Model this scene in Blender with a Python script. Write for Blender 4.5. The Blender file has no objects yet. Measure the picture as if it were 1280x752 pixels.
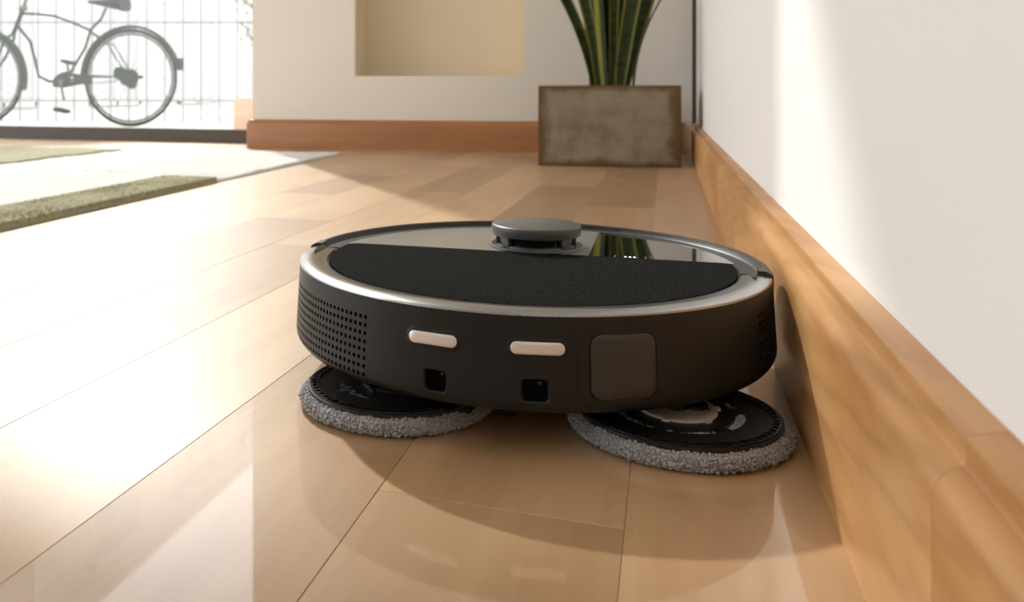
import bpy, bmesh, math, random
import numpy as np
from mathutils import Vector, Matrix

random.seed(7)
rng = np.random.default_rng(7)
SC = bpy.context.scene
COL = SC.collection
PI = math.pi
rad = math.radians

# ------------------------------------------------------------------ camera, sky, sun, exposure
YAW = rad(19.0595)
cam_d = bpy.data.cameras.new('camera')
cam = bpy.data.objects.new('camera', cam_d)
COL.objects.link(cam)
cam.location = (0, 0, 0.21249)
cam.rotation_euler = (PI / 2, 0, YAW)
cam_d.sensor_width = 36.0
cam_d.lens = 1075.32 / 1280 * 36
cam_d.shift_x = (640 - 460.49) / 1280
cam_d.shift_y = -(376 - 115.8) / 1280
cam_d.clip_start = 0.02
cam_d.dof.use_dof = True
cam_d.dof.focus_distance = 0.56
cam_d.dof.aperture_fstop = 13.0
SC.camera = cam

world = bpy.data.worlds.new('sky')
SC.world = world
world.use_nodes = True
wn = world.node_tree
bg = wn.nodes['Background']
bg.inputs[0].default_value = (0.965, 0.985, 1.0, 1)
bg.inputs[1].default_value = 2.85

SUN_DIR = Vector((-0.76, 1.0, 0.96))
sun_d = bpy.data.lights.new('sun', 'SUN')
sun = bpy.data.objects.new('sun', sun_d)
COL.objects.link(sun)
sun.location = SUN_DIR * 5
sun.rotation_euler = SUN_DIR.to_track_quat('Z', 'Y').to_euler()
sun_d.energy = 3.1
sun_d.color = (1.0, 0.965, 0.90)
sun_d.angle = rad(1.5)

SC.view_settings.view_transform = 'Standard'
SC.view_settings.look = 'None'
SC.view_settings.gamma = 1.0
SC.view_settings.use_curve_mapping = False
SC.view_settings.exposure = 0.13


# ------------------------------------------------------------------ materials
def srgb(r, g, b):
    f = lambda v: (v / 255 / 12.92) if v / 255 <= 0.04045 else ((v / 255 + 0.055) / 1.055) ** 2.4
    return (f(r), f(g), f(b), 1)


def mat(name, color, rough=0.5, metal=0.0, spec=0.5, coat=0.0, coat_rough=0.1):
    m = bpy.data.materials.new(name)
    m.use_nodes = True
    b = m.node_tree.nodes['Principled BSDF']
    b.inputs['Base Color'].default_value = color if len(color) == 4 else (*color, 1)
    b.inputs['Roughness'].default_value = rough
    b.inputs['Metallic'].default_value = metal
    b.inputs['Specular IOR Level'].default_value = spec
    b.inputs['Coat Weight'].default_value = coat
    b.inputs['Coat Roughness'].default_value = coat_rough
    return m


class NT:
    """small node helper"""
    def __init__(self, m):
        self.m = m
        self.t = m.node_tree
        self.b = self.t.nodes['Principled BSDF']

    def n(self, kind, **kw):
        nd = self.t.nodes.new(kind)
        for k, v in kw.items():
            setattr(nd, k, v)
        return nd

    def l(self, a, b):
        self.t.links.new(a, b)

    def coords(self, scale=(1, 1, 1), rand=False):
        tc = self.n('ShaderNodeTexCoord')
        mp = self.n('ShaderNodeMapping')
        mp.inputs['Scale'].default_value = scale
        self.l(tc.outputs['Object'], mp.inputs['Vector'])
        if rand:
            oi = self.n('ShaderNodeObjectInfo')
            mu = self.n('ShaderNodeMath', operation='MULTIPLY')
            mu.inputs[1].default_value = 37.0
            self.l(oi.outputs['Random'], mu.inputs[0])
            cb = self.n('ShaderNodeCombineXYZ')
            for i in range(3):
                self.l(mu.outputs[0], cb.inputs[i])
            self.l(cb.outputs[0], mp.inputs['Location'])
        return mp.outputs[0]

    def noise(self, vec, scale, detail=4, rough=0.55, dist=0.0):
        nd = self.n('ShaderNodeTexNoise')
        nd.inputs['Scale'].default_value = scale
        nd.inputs['Detail'].default_value = detail
        nd.inputs['Roughness'].default_value = rough
        nd.inputs['Distortion'].default_value = dist
        self.l(vec, nd.inputs['Vector'])
        return nd.outputs['Fac']

    def ramp(self, fac, stops):
        r = self.n('ShaderNodeValToRGB')
        el = r.color_ramp.elements
        el[0].position, el[0].color = stops[0][0], stops[0][1]
        el[1].position, el[1].color = stops[-1][0], stops[-1][1]
        for p, c in stops[1:-1]:
            e = el.new(p)
            e.color = c
        self.l(fac, r.inputs[0])
        return r.outputs[0]

    def mix(self, fac, a, b, mode='MIX'):
        x = self.n('ShaderNodeMix', data_type='RGBA', blend_type=mode)
        if isinstance(fac, float):
            x.inputs[0].default_value = fac
        else:
            self.l(fac, x.inputs[0])
        for i, v in ((6, a), (7, b)):
            if isinstance(v, tuple):
                x.inputs[i].default_value = v
            else:
                self.l(v, x.inputs[i])
        return x.outputs[2]

    def bump(self, height, strength, dist=0.001):
        bp = self.n('ShaderNodeBump')
        bp.inputs['Strength'].default_value = strength
        bp.inputs['Distance'].default_value = dist
        self.l(height, bp.inputs['Height'])
        self.l(bp.outputs[0], self.b.inputs['Normal'])

    def color(self, c):
        self.l(c, self.b.inputs['Base Color'])


def wood(name, dark, mid, light, grain=(60, 3, 60), rough=0.3, rand=True, spread=0.25, spec=0.5, bump=0.02):
    m = mat(name, mid, rough, spec=spec)
    t = NT(m)
    v = t.coords(grain, rand)
    a = t.noise(v, 1.0, 6, 0.6, 0.6)
    col = t.ramp(a, [(0.3, dark), (0.52, mid), (0.75, light)])
    v2 = t.coords((grain[0] * 0.12, grain[1] * 0.5, grain[2] * 0.12), rand)
    b = t.noise(v2, 1.0, 3, 0.5, 1.5)
    col = t.mix(0.45, col, t.ramp(b, [(0.35, dark), (0.6, light)]))
    if rand and spread:
        oi = t.n('ShaderNodeObjectInfo')
        tone = t.ramp(oi.outputs['Random'], [(0.0, (1 - spread, 1 - spread * 1.12, 1 - spread * 1.25, 1)),
                                             (0.5, (0.97, 0.96, 0.95, 1)), (1.0, (1.06, 1.05, 1.03, 1))])
        col = t.mix(1.0, col, tone, 'MULTIPLY')
    t.color(col)
    t.bump(a, bump, 0.001)
    return m


M = {}
M['plank'] = wood('floor_wood', srgb(174, 136, 97), srgb(188, 152, 111), srgb(199, 165, 126),
                  (50, 3.0, 50), 0.40, True, 0.30, spec=0.5, bump=0.004)
vt = NT(M['plank'])
vn = vt.noise(vt.coords((9, 1.3, 9), True), 1.0, 3, 0.55, 0.8)
vm = vt.ramp(vn, [(0.40, (0, 0, 0, 1)), (0.408, (1, 1, 1, 1)), (0.416, (0, 0, 0, 1))])
vcut = vt.ramp(vt.noise(vt.coords((5, 4, 5), True), 1.0, 2), [(0.52, (0, 0, 0, 1)), (0.6, (1, 1, 1, 1))])
vmask = vt.mix(1.0, vm, vcut, 'MULTIPLY')
vfac = vt.n('ShaderNodeMath', operation='MULTIPLY'); vfac.inputs[1].default_value = 0.55
vt.l(vmask, vfac.inputs[0])
old = vt.b.inputs['Base Color'].links[0].from_socket
vt.color(vt.mix(vfac.outputs[0], old, srgb(120, 80, 48)))
pb = M['plank'].node_tree.nodes['Principled BSDF']
pb.inputs['Coat Weight'].default_value = 1.0
pb.inputs['Coat Roughness'].default_value = 0.03
pb.inputs['Coat IOR'].default_value = 1.55
# the boards by the robot keep a fresh gloss, the rest of the floor has worn to satin
M['plank_satin'] = M['plank'].copy()
M['plank_satin'].node_tree.nodes['Principled BSDF'].inputs['Coat Roughness'].default_value = 0.36
M['plank_satin'].node_tree.nodes['Principled BSDF'].inputs['Coat Weight'].default_value = 0.5
M['subfloor'] = mat('subfloor', srgb(120, 86, 58), 0.8)
M['oak'] = wood('baseboard_wood', srgb(168, 116, 66), srgb(199, 149, 96), srgb(220, 177, 124),
                (40, 3.5, 26), 0.32, True, 0.06)
for key_ in ('oak',):
    t = NT(M[key_])
    wv = t.n('ShaderNodeTexWave', wave_type='BANDS', bands_direction='DIAGONAL')
    wv.inputs['Scale'].default_value = 9.0
    wv.inputs['Distortion'].default_value = 7.0
    wv.inputs['Detail'].default_value = 3.0
    wv.inputs['Detail Scale'].default_value = 1.2
    t.l(t.coords((3.0, 0.55, 3.0), True), wv.inputs['Vector'])
    old = t.b.inputs['Base Color'].links[0].from_socket
    tone = t.ramp(wv.outputs['Fac'], [(0.0, (0.90, 0.87, 0.83, 1)), (0.35, (1, 1, 1, 1)), (1.0, (1.04, 1.04, 1.04, 1))])
    t.color(t.mix(1.0, old, tone, 'MULTIPLY'))
M['oak_red'] = wood('back_baseboard_wood', srgb(148, 97, 54), srgb(168, 114, 66), srgb(184, 130, 80),
                    (3.5, 40, 30), 0.35, True, 0.05)


def plaster(name, col):
    m = mat(name, col, 0.75, spec=0.3)
    t = NT(m)
    v = t.coords()
    a = t.noise(v, 90, 4, 0.6)
    t.bump(a, 0.03, 0.002)
    return m


M['wall'] = plaster('white_plaster', srgb(233, 232, 230))
M['wall_warm'] = plaster('warm_white_plaster', srgb(238, 231, 220))
M['niche'] = plaster('beige_plaster', srgb(240, 224, 198))
M['ceiling'] = plaster('ceiling_plaster', srgb(238, 236, 232))
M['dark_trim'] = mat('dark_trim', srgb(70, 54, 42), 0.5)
M['alu'] = mat('dark_bronze_frame', srgb(74, 66, 58), 0.45)

# body materials
M['shell'] = mat('charcoal_shell', (0.0135, 0.0132, 0.0128, 1), 0.42, spec=0.26)
t = NT(M['shell']); t.bump(t.noise(t.coords(), 2600, 2), 0.04, 0.0002)
M['black'] = mat('black_plastic', (0.008, 0.008, 0.008, 1), 0.4)
M['border'] = mat('satin_black_plastic', (0.012, 0.012, 0.012, 1), 0.22)
M['matte_black'] = mat('black_void', (0.004, 0.004, 0.004, 1), 0.8, spec=0.1)
M['silver'] = mat('brushed_silver', (0.33, 0.335, 0.34, 1), 0.22, 1.0)
M['rear_ring'] = mat('dark_metal_ring', (0.016, 0.016, 0.016, 1), 0.42, 0.0, 0.3)
M['deck'] = mat('satin_grey_deck', (0.30, 0.30, 0.285, 1), 0.28, 0.6)
M['gloss'] = mat('gloss_black_glass', (0.006, 0.006, 0.006, 1), 0.03, spec=0.7, coat=1.0, coat_rough=0.02)
M['lidar'] = mat('grey_lidar_cap', (0.055, 0.055, 0.053, 1), 0.36)
M['lidar_in'] = mat('dark_smoked_window', (0.006, 0.005, 0.005, 1), 0.15)
M['contact'] = mat('pale_contact', srgb(222, 214, 207), 0.28, 0.25)
M['cover_plate'] = mat('graphite_cover', (0.036, 0.035, 0.033, 1), 0.36, spec=0.4)
M['print'] = mat('grey_print', (0.22, 0.22, 0.23, 1), 0.5)
M['deck_print'] = mat('pale_print', (0.5, 0.49, 0.46, 1), 0.35, 0.5)
M['hub'] = mat('white_hub', srgb(200, 198, 194), 0.45)
M['lens'] = mat('sensor_lens', (0.012, 0.012, 0.014, 1), 0.25, spec=0.5)
m = mat('led_light', (1, 1, 1, 1), 0.3)
m.node_tree.nodes['Principled BSDF'].inputs['Emission Color'].default_value = (1, 1, 1, 1)
m.node_tree.nodes['Principled BSDF'].inputs['Emission Strength'].default_value = 1.5
M['led'] = m

m = mat('black_felt', (0.018, 0.0185, 0.0175, 1), 0.95, spec=0.05)
t = NT(m)
a = t.noise(t.coords((520, 110, 1)), 1.0, 3, 0.6)
c2 = t.noise(t.coords((2500, 1200, 1)), 1.0, 2, 0.6)
t.color(t.ramp(a, [(0.3, (0.0012, 0.0013, 0.0012, 1)), (0.7, (0.0115, 0.012, 0.011, 1))]))
mx = t.n('ShaderNodeMath', operation='ADD')
t.l(a, mx.inputs[0]); t.l(c2, mx.inputs[1])
t.bump(mx.outputs[0], 0.9, 0.0008)
M['felt'] = m

m = mat('grey_microfibre', srgb(128, 127, 128), 0.95, spec=0.15)
t = NT(m)
t.color(t.ramp(t.noise(t.coords(), 900, 2), [(0.3, srgb(128, 127, 129)), (0.7, srgb(184, 183, 184))]))
M['fibre'] = m

# concrete planter
m = mat('weathered_concrete', srgb(120, 108, 88), 0.85, spec=0.25)
t = NT(m)
a = t.noise(t.coords(), 14, 6, 0.6)
base = t.ramp(a, [(0.3, srgb(118, 108, 90)), (0.55, srgb(146, 135, 116)), (0.8, srgb(158, 148, 130))])
tc = t.n('ShaderNodeTexCoord')
sx = t.n('ShaderNodeSeparateXYZ')
t.l(tc.outputs['Generated'], sx.inputs[0])


def edge_dist(sock):
    s1 = t.n('ShaderNodeMath', operation='SUBTRACT'); t.l(sock, s1.inputs[0]); s1.inputs[1].default_value = 0.5
    s2 = t.n('ShaderNodeMath', operation='ABSOLUTE'); t.l(s1.outputs[0], s2.inputs[0])
    return s2.outputs[0]


e1, e2 = edge_dist(sx.outputs[0]), edge_dist(sx.outputs[2])
mxx = t.n('ShaderNodeMath', operation='MAXIMUM'); t.l(e1, mxx.inputs[0]); t.l(e2, mxx.inputs[1])
n2 = t.noise(t.coords(), 9, 5, 0.65)
ad = t.n('ShaderNodeMath', operation='MULTIPLY_ADD'); t.l(n2, ad.inputs[0]); ad.inputs[1].default_value = 0.22
t.l(mxx.outputs[0], ad.inputs[2])
rust = t.ramp(ad.outputs[0], [(0.52, (0, 0, 0, 1)), (0.585, (1, 1, 1, 1))])
t.color(t.mix(rust, base, srgb(104, 82, 56)))
t.bump(t.noise(t.coords(), 60, 5), 0.25, 0.004)
M['concrete'] = m
M['soil'] = mat('potting_soil', srgb(52, 38, 28), 0.95)

# snake plant leaf: green centre with yellow margins, cross bands (u across in UV)
m = mat('snake_plant_leaf', (0.05, 0.09, 0.02, 1), 0.5, spec=0.22)
t = NT(m)
uv = t.n('ShaderNodeUVMap')
su = t.n('ShaderNodeSeparateXYZ'); t.l(uv.outputs[0], su.inputs[0])
ea = edge_dist(su.outputs[0])
band = t.noise(t.coords((6, 6, 60), True), 1.0, 3, 0.6)
green = t.ramp(band, [(0.35, (0.010, 0.0165, 0.003, 1)), (0.65, (0.030, 0.044, 0.007, 1))])
mask = t.ramp(ea, [(0.33, (0, 0, 0, 1)), (0.37, (1, 1, 1, 1))])
t.color(t.mix(mask, green, (0.15, 0.145, 0.022, 1)))
M['leaf'] = m
M['leaf_yellow'] = mat('yellow_leaf', (0.33, 0.31, 0.04, 1), 0.4)
t = NT(M['leaf_yellow'])
uv = t.n('ShaderNodeUVMap'); su = t.n('ShaderNodeSeparateXYZ'); t.l(uv.outputs[0], su.inputs[0])
t.color(t.ramp(su.outputs[0], [(0.0, (0.34, 0.33, 0.05, 1)), (0.5, (0.30, 0.30, 0.04, 1)), (0.62, (0.03, 0.055, 0.012, 1)), (1.0, (0.02, 0.04, 0.008, 1))]))
M['stem'] = mat('brown_stem', srgb(78, 58, 34), 0.6)


def pile(name, c1, c2):
    m = mat(name, c1, 0.95, spec=0.1)
    t = NT(m)
    t.color(t.ramp(t.noise(t.coords(), 160, 4, 0.65), [(0.3, c1), (0.7, c2)]))
    return m


M['pile_white'] = pile('white_pile', srgb(212, 210, 206), srgb(233, 231, 228))
M['pile_green'] = pile('sage_pile', srgb(154, 152, 126), srgb(184, 181, 155))

# outdoors
M['paving'] = mat('pale_paving', srgb(206, 204, 198), 0.85)
t = NT(M['paving']); t.color(t.ramp(t.noise(t.coords(), 3, 5), [(0.3, srgb(196, 193, 186)), (0.7, srgb(214, 212, 206))]))
M['facade'] = plaster('white_facade', srgb(192, 191, 187))
M['facade_trim'] = mat('facade_trim', srgb(205, 205, 203), 0.6)
M['facade_glass'] = mat('facade_glass', srgb(176, 176, 175), 0.7, spec=0.1)
M['fence'] = mat('pale_grey_iron', srgb(150, 150, 152), 0.5)
M['terracotta'] = mat('pale_terracotta', srgb(214, 176, 150), 0.8)
M['bike'] = mat('olive_enamel', srgb(46, 56, 28), 0.8, spec=0.05)
M['bike_metal'] = mat('dull_steel', srgb(90, 92, 80), 0.6, 0.2)
M['rubber'] = mat('black_rubber', srgb(22, 22, 20), 0.85, spec=0.1)
M['saddle'] = mat('dark_saddle', srgb(44, 40, 38), 0.7, spec=0.2)
M['bark'] = mat('pale_bark', srgb(120, 112, 100), 0.9)
M['olive_leaf'] = mat('grey_green_leaf', srgb(122, 132, 100), 0.6)

m = bpy.data.materials.new('window_glass')
m.use_nodes = True
nt = m.node_tree
nt.nodes.clear()
o_ = nt.nodes.new('ShaderNodeOutputMaterial')
tr = nt.nodes.new('ShaderNodeBsdfTransparent'); tr.inputs[0].default_value = (0.985, 0.99, 0.987, 1)
gl = nt.nodes.new('ShaderNodeBsdfGlossy'); gl.inputs['Roughness'].default_value = 0.0
lw = nt.nodes.new('ShaderNodeLayerWeight'); lw.inputs[0].default_value = 0.5
pw = nt.nodes.new('ShaderNodeMath'); pw.operation = 'POWER'; pw.inputs[1].default_value = 5
ma = nt.nodes.new('ShaderNodeMath'); ma.operation = 'MULTIPLY_ADD'; ma.inputs[1].default_value = 0.96; ma.inputs[2].default_value = 0.04
mi = nt.nodes.new('ShaderNodeMixShader')
nt.links.new(lw.outputs['Facing'], pw.inputs[0]); nt.links.new(pw.outputs[0], ma.inputs[0])
nt.links.new(ma.outputs[0], mi.inputs[0]); nt.links.new(tr.outputs[0], mi.inputs[1]); nt.links.new(gl.outputs[0], mi.inputs[2])
nt.links.new(mi.outputs[0], o_.inputs[0])
M['glass'] = m


# ------------------------------------------------------------------ mesh helpers
class MB:
    def __init__(self):
        self.v, self.f, self.uv = [], [], {}

    def add(self, vs, fs):
        o = len(self.v)
        self.v += [tuple(p) for p in vs]
        self.f += [tuple(i + o for i in f) for f in fs]
        return o

    def box(self, lo, hi, mtx=None):
        x0, y0, z0 = lo; x1, y1, z1 = hi
        p = [(x0, y0, z0), (x1, y0, z0), (x1, y1, z0), (x0, y1, z0), (x0, y0, z1), (x1, y0, z1), (x1, y1, z1), (x0, y1, z1)]
        if mtx is not None:
            p = [tuple(mtx @ Vector(q)) for q in p]
        self.add(p, [(0, 3, 2, 1), (4, 5, 6, 7), (0, 1, 5, 4), (1, 2, 6, 5), (2, 3, 7, 6), (3, 0, 4, 7)])
        return self

    def tube(self, pts, r, n=8, cap=True):
        pts = [Vector(p) for p in pts]
        rr = r if isinstance(r, (list, tuple)) else [r] * len(pts)
        vs, fs = [], []
        nrm = None
        for i, p in enumerate(pts):
            d = (pts[min(i + 1, len(pts) - 1)] - pts[max(i - 1, 0)]).normalized()
            if nrm is None:
                a = Vector((0, 0, 1)) if abs(d.z) < 0.9 else Vector((1, 0, 0))
                nrm = d.cross(a).normalized()
            nrm = (nrm - d * nrm.dot(d)).normalized()
            b = d.cross(nrm)
            for k in range(n):
                an = 2 * PI * k / n
                vs.append(p + (nrm * math.cos(an) + b * math.sin(an)) * rr[i])
        for i in range(len(pts) - 1):
            for k in range(n):
                fs.append((i * n + k, i * n + (k + 1) % n, (i + 1) * n + (k + 1) % n, (i + 1) * n + k))
        if cap:
            fs.append(tuple(range(n))[::-1])
            fs.append(tuple(range((len(pts) - 1) * n, len(pts) * n)))
        self.add(vs, fs)
        return self

    def lathe(self, prof, a0=0.0, a1=360.0, n=96, c=(0, 0), closed_prof=False):
        full = abs(a1 - a0 - 360) < 1e-6
        m_ = n if full else n + 1
        vs, fs = [], []
        k = len(prof)
        for i in range(m_):
            a = rad(a0 + (a1 - a0) * i / n)
            ca, sa = math.cos(a), math.sin(a)
            for r, z in prof:
                vs.append((c[0] + r * ca, c[1] + r * sa, z))
        for i in range(n):
            j = (i + 1) % m_
            for q in range(k if closed_prof else k - 1):
                w = (q + 1) % k
                fs.append((i * k + q, j * k + q, j * k + w, i * k + w))
        if not full and closed_prof:
            fs.append(tuple(range(k)))
            fs.append(tuple(n * k + q for q in range(k))[::-1])
        self.add(vs, fs)
        return self

    def prism(self, outline, z0, z1, bev=0.0):
        """outline: ccw list of (x, y); top may be chamfered by bev"""
        n = len(outline)
        cx = sum(p[0] for p in outline) / n; cy = sum(p[1] for p in outline) / n
        rings = [[(x, y, z0) for x, y in outline]]
        if bev:
            rings.append([(x, y, z1 - bev) for x, y in outline])
            sc = []
            for i, (x, y) in enumerate(outline):
                ax, ay = outline[i - 1]; bx, by = outline[(i + 1) % n]
                tx, ty = bx - ax, by - ay
                L = math.hypot(tx, ty) or 1
                sc.append((x - ty / L * bev, y + tx / L * bev, z1))
            rings.append(sc)
        else:
            rings.append([(x, y, z1) for x, y in outline])
        vs = [p for r in rings for p in r]
        fs = [tuple(range(n))[::-1]]
        for q in range(len(rings) - 1):
            for i in range(n):
                j = (i + 1) % n
                fs.append((q * n + i, q * n + j, (q + 1) * n + j, (q + 1) * n + i))
        fs.append(tuple(range((len(rings) - 1) * n, len(rings) * n)))
        self.add(vs, fs)
        return self

    def mesh(self, name, m, smooth=35):
        me = bpy.data.meshes.new(name)
        me.from_pydata(self.v, [], self.f)
        bm = bmesh.new(); bm.from_mesh(me)
        bmesh.ops.recalc_face_normals(bm, faces=bm.faces)
        bm.to_mesh(me); bm.free()
        if m is not None:
            me.materials.append(m)
        if smooth:
            me.polygons.foreach_set('use_smooth', [True] * len(me.polygons))
            me.set_sharp_from_angle(angle=rad(smooth))
        return me

    def build(self, name, m, parent=None, smooth=35, loc=None):
        return link(name, self.mesh(name, m, smooth), parent, loc)


def link(name, me, parent=None, loc=None):
    o = bpy.data.objects.new(name, me)
    COL.objects.link(o)
    if parent is not None:
        o.parent = parent
    if loc is not None:
        o.location = loc
    return o


def bevel(o, w, seg=2, ang=40):
    md = o.modifiers.new('bevel', 'BEVEL')
    md.width = w; md.segments = seg; md.limit_method = 'ANGLE'; md.angle_limit = rad(ang)
    return o


def thing(name, label, cat, loc=(0, 0, 0), rotz=0.0, group=None):
    o = bpy.data.objects.new(name, None)
    COL.objects.link(o)
    o.empty_display_size = 0.05
    o.location = loc; o.rotation_euler = (0, 0, rotz)
    o['label'] = label; o['category'] = cat
    if group:
        o['group'] = group
    return o


def struct(o, label, cat):
    o['kind'] = 'structure'; o['label'] = label; o['category'] = cat
    return o


# ------------------------------------------------------------------ setting
# floor: slab with individual boards
fl = MB().box((-4.4, -2.6, -0.02), (0.25, 3.36, -0.0105)).build('floor', M['subfloor'], smooth=0)
struct(fl, 'glossy pale maple plank floor running along the right wall', 'floor')
PW = 0.1265
SEAM0 = -0.019
GAP = 0.0002
XW = 0.0788     # front face of the right baseboard


def plank_mesh(w, L, m):
    b = MB()
    x0, x1, y0, y1 = GAP / 2, w - GAP / 2, GAP / 2, L - GAP / 2
    c = 0.0003
    vs = [(x0, y0, -0.0104), (x1, y0, -0.0104), (x1, y1, -0.0104), (x0, y1, -0.0104),
          (x0, y0, -c), (x1, y0, -c), (x1, y1, -c), (x0, y1, -c),
          (x0 + c, y0 + c, 0), (x1 - c, y0 + c, 0), (x1 - c, y1 - c, 0), (x0 + c, y1 - c, 0)]
    fs = [(0, 3, 2, 1), (8, 9, 10, 11)]
    for i in range(4):
        j = (i + 1) % 4
        fs += [(i, j, 4 + j, 4 + i), (4 + i, 4 + j, 8 + j, 8 + i)]
    b.add(vs, fs)
    return b.mesh('plank', m, 0)


PL = {}


def plank(x, y0, w, L):
    gloss = x > -0.28 and y0 < 0.5
    key = (round(w, 4), round(L, 3), gloss)
    if key not in PL:
        PL[key] = plank_mesh(w, L, M['plank'] if gloss else M['plank_satin'])
    return link('plank', PL[key], fl, (x, y0, 0))


YB = 3.33


def y_limit(x):      # front of the back wall / window sill at this x
    return YB


offs = [1.27, 0.437, 1.42, 1.30, 1.10, 1.33, 1.16, 1.22]
row = 0
x = SEAM0
rows = [(SEAM0, 0.1185, 1.7)]
k = 1
while SEAM0 - k * PW > -4.35:
    rows.append((SEAM0 - k * PW, PW, 0.66 if k < 2 else 1.25))
    k += 1
for i, (xx, w, L) in enumerate(rows):
    y = -0.4
    jt = offs[i % 8]
    first = jt
    while first - L > -0.4:
        first -= L
    ys = [-0.4]
    while first < YB - 0.05:
        if first - ys[-1] > 0.05:
            ys.append(first)
        first += L if first < 1.0 else 0.42 + 0.3 * ((i * 37 + len(ys) * 17) % 10) / 10
    ys.append(YB)
    for a, b in zip(ys[:-1], ys[1:]):
        plank(xx, a, w, b - a)
rear_floor = MB().box((-4.4, -2.6, -0.0104), (0.0995, -0.4005, -0.0002)).build('rear_boards', M['plank'], fl, 0)

# right wall and its moulded baseboard
w_ = MB().box((0.0995, -2.6, 0), (0.25, 3.40, 3.0)).build('wall_right', M['wall'], smooth=0)
struct(w_, 'smooth white plaster wall along the right side', 'wall')
prof = [(0.0788, 0.0002), (0.0788, 0.086), (0.0791, 0.0880), (0.0798, 0.0902), (0.0811, 0.0924), (0.0828, 0.0942),
        (0.0846, 0.0955), (0.0862, 0.0962), (0.0874, 0.0968), (0.0881, 0.0980), (0.0882, 0.1000), (0.0878, 0.1030), (0.0877, 0.1050), (0.0882, 0.1060), (0.0900, 0.1067),
        (0.0994, 0.1092), (0.0994, 0.0002)]


def moulding(name, ya, yb, parent=None):
    b = MB()
    n = len(prof)
    vs = [(px_, ya, pz) for px_, pz in prof] + [(px_, yb, pz) for px_, pz in prof]
    fs = [(i, (i + 1) % n, n + (i + 1) % n, n + i) for i in range(n)] + [tuple(range(n)), tuple(range(n, 2 * n))]
    b.add(vs, fs)
    return b.build(name, M['oak'], parent, 30)


bb = moulding('baseboard_right', 0.3125, 3.16)
struct(bb, 'honey oak moulded baseboard along the right wall', 'baseboard')
moulding('board', -1.0, 0.3122, bb)

# back wall with niche (own frame: s along the wall, d away from the room)
BA = Vector((-1.524, 2.967, 0))
ALPHA = math.atan2(0.12817, 0.99175)
BM = Matrix.Translation(BA) @ Matrix.Rotation(ALPHA, 4, 'Z')
S0, S1, N0, N1, NZ0, NZ1 = 0.0223, 1.6405, 0.424, 1.052, 0.271, 1.15
D0, D1, DN = 0.02, 0.27, 0.24
b = MB()
b.box((S0, D0, 0), (S1, D1, NZ0)).box((S0, D0, NZ1), (S1, D1, 3.0))
b.box((S0, D0, NZ0), (N0, D1, NZ1)).box((N1, D0, NZ0), (S1, D1, NZ1)).box((N0, DN, NZ0), (N1, D1, NZ1))
wb = b.build('wall_back', M['wall_warm'], smooth=0)
wb.matrix_world = BM
struct(wb, 'warm white back wall with a recessed beige niche', 'wall')
b = MB()
e = 0.004
b.box((N0, DN - e, NZ0), (N1, DN, NZ1)).box((N0, D0 + 0.002, NZ0), (N0 + e, DN, NZ1)).box((N1 - e, D0 + 0.002, NZ0), (N1, DN, NZ1))
b.box((N0, D0 + 0.002, NZ1 - e), (N1, DN, NZ1)).box((N0, D0 + 0.002, NZ0), (N1, DN, NZ0 + e))
b.build('niche_lining', M['niche'], wb, 0)
# back baseboard with a return around the wall end
bprof = [(0.0, 0.0002), (0.0, 0.092), (0.0012, 0.0965), (0.004, 0.099), (0.006, 0.101), (0.0065, 0.105), (0.0085, 0.1085),
         (0.012, 0.110), (0.0198, 0.110), (0.0198, 0.0002)]
b = MB()
n = len(bprof)
# sweep: wall end (back to front), corner, then along the wall
path = []
vs = []
for (d, z) in bprof:
    vs.append((d - 0.0, 0.24, z))
for (d, z) in bprof:
    vs.append((d, 0.012 + d * 0.3, z))
for (d, z) in bprof:
    vs.append((d + (0.0198 - d) * 0.17, d + (0.0198 - d) * 0.17, z))
for (d, z) in bprof:
    vs.append((0.012 + d * 0.3, d, z))
for (d, z) in bprof:
    vs.append((1.60, d, z))
fs = []
for q in range(4):
    for i in range(n):
        j = (i + 1) % n
        fs.append((q * n + i, q * n + j, (q + 1) * n + j, (q + 1) * n + i))
fs += [tuple(range(n)), tuple(range(4 * n, 5 * n))]
b.add(vs, fs)
bbk = b.build('baseboard_back', M['oak_red'], smooth=40)
bbk.matrix_world = BM
struct(bbk, 'reddish oak baseboard along the foot of the back wall', 'baseboard')
tr_ = MB().box((0.0862, 3.140, 0.0), (0.0992, 3.156, 3.0)).build('trim_1', M['dark_trim'], smooth=0)  # dark strip painted in place of the shade in this corner
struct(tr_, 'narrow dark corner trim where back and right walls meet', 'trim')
ce = MB().box((-4.4, -2.6, 3.0), (0.25, 3.36, 3.12)).build('ceiling', M['ceiling'], smooth=0)
struct(ce, 'flat white ceiling over the room', 'ceiling')
wf = MB().box((-4.4, -2.75, -0.02), (0.25, -2.6, 3.12)).build('wall_front', M['wall'], smooth=0)
struct(wf, 'plain white wall behind the viewpoint', 'wall')

# left wall (outside the frame) with a wide window that lights the room
wl_ = MB().box((-4.55, -2.6, 0), (-4.4, -2.2, 3.0)).box((-4.55, 2.9, 0), (-4.4, 3.36, 3.0)).box((-4.55, -2.2, 2.75), (-4.4, 2.9, 3.0)).build('wall_left', M['wall'], smooth=0)
struct(wl_, 'white wall on the left with a wide window opening', 'wall')

# glazed opening on the left of the back wall
win = MB().box((-4.4, 3.232, 0.0), (-1.56, 3.29, 0.053)).box((-4.4, 3.232, 0.053), (-1.56, 3.238, 0.058)).build('window_1', M['alu'], smooth=0)
struct(win, 'full height glazed opening with dark bottom rail beside the back wall', 'window')
MB().box((-1.615, 3.236, 0.055), (-1.565, 3.286, 2.79)).build('window_jamb', M['alu'], win, 0)
MB().box((-4.4, 3.232, 2.79), (-1.50, 3.30, 3.0)).build('window_head', M['wall'], win, 0)
MB().box((-4.4, 3.258, 0.058), (-1.615, 3.266, 2.79)).build('glass_pane', M['glass'], win, 0)

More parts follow.
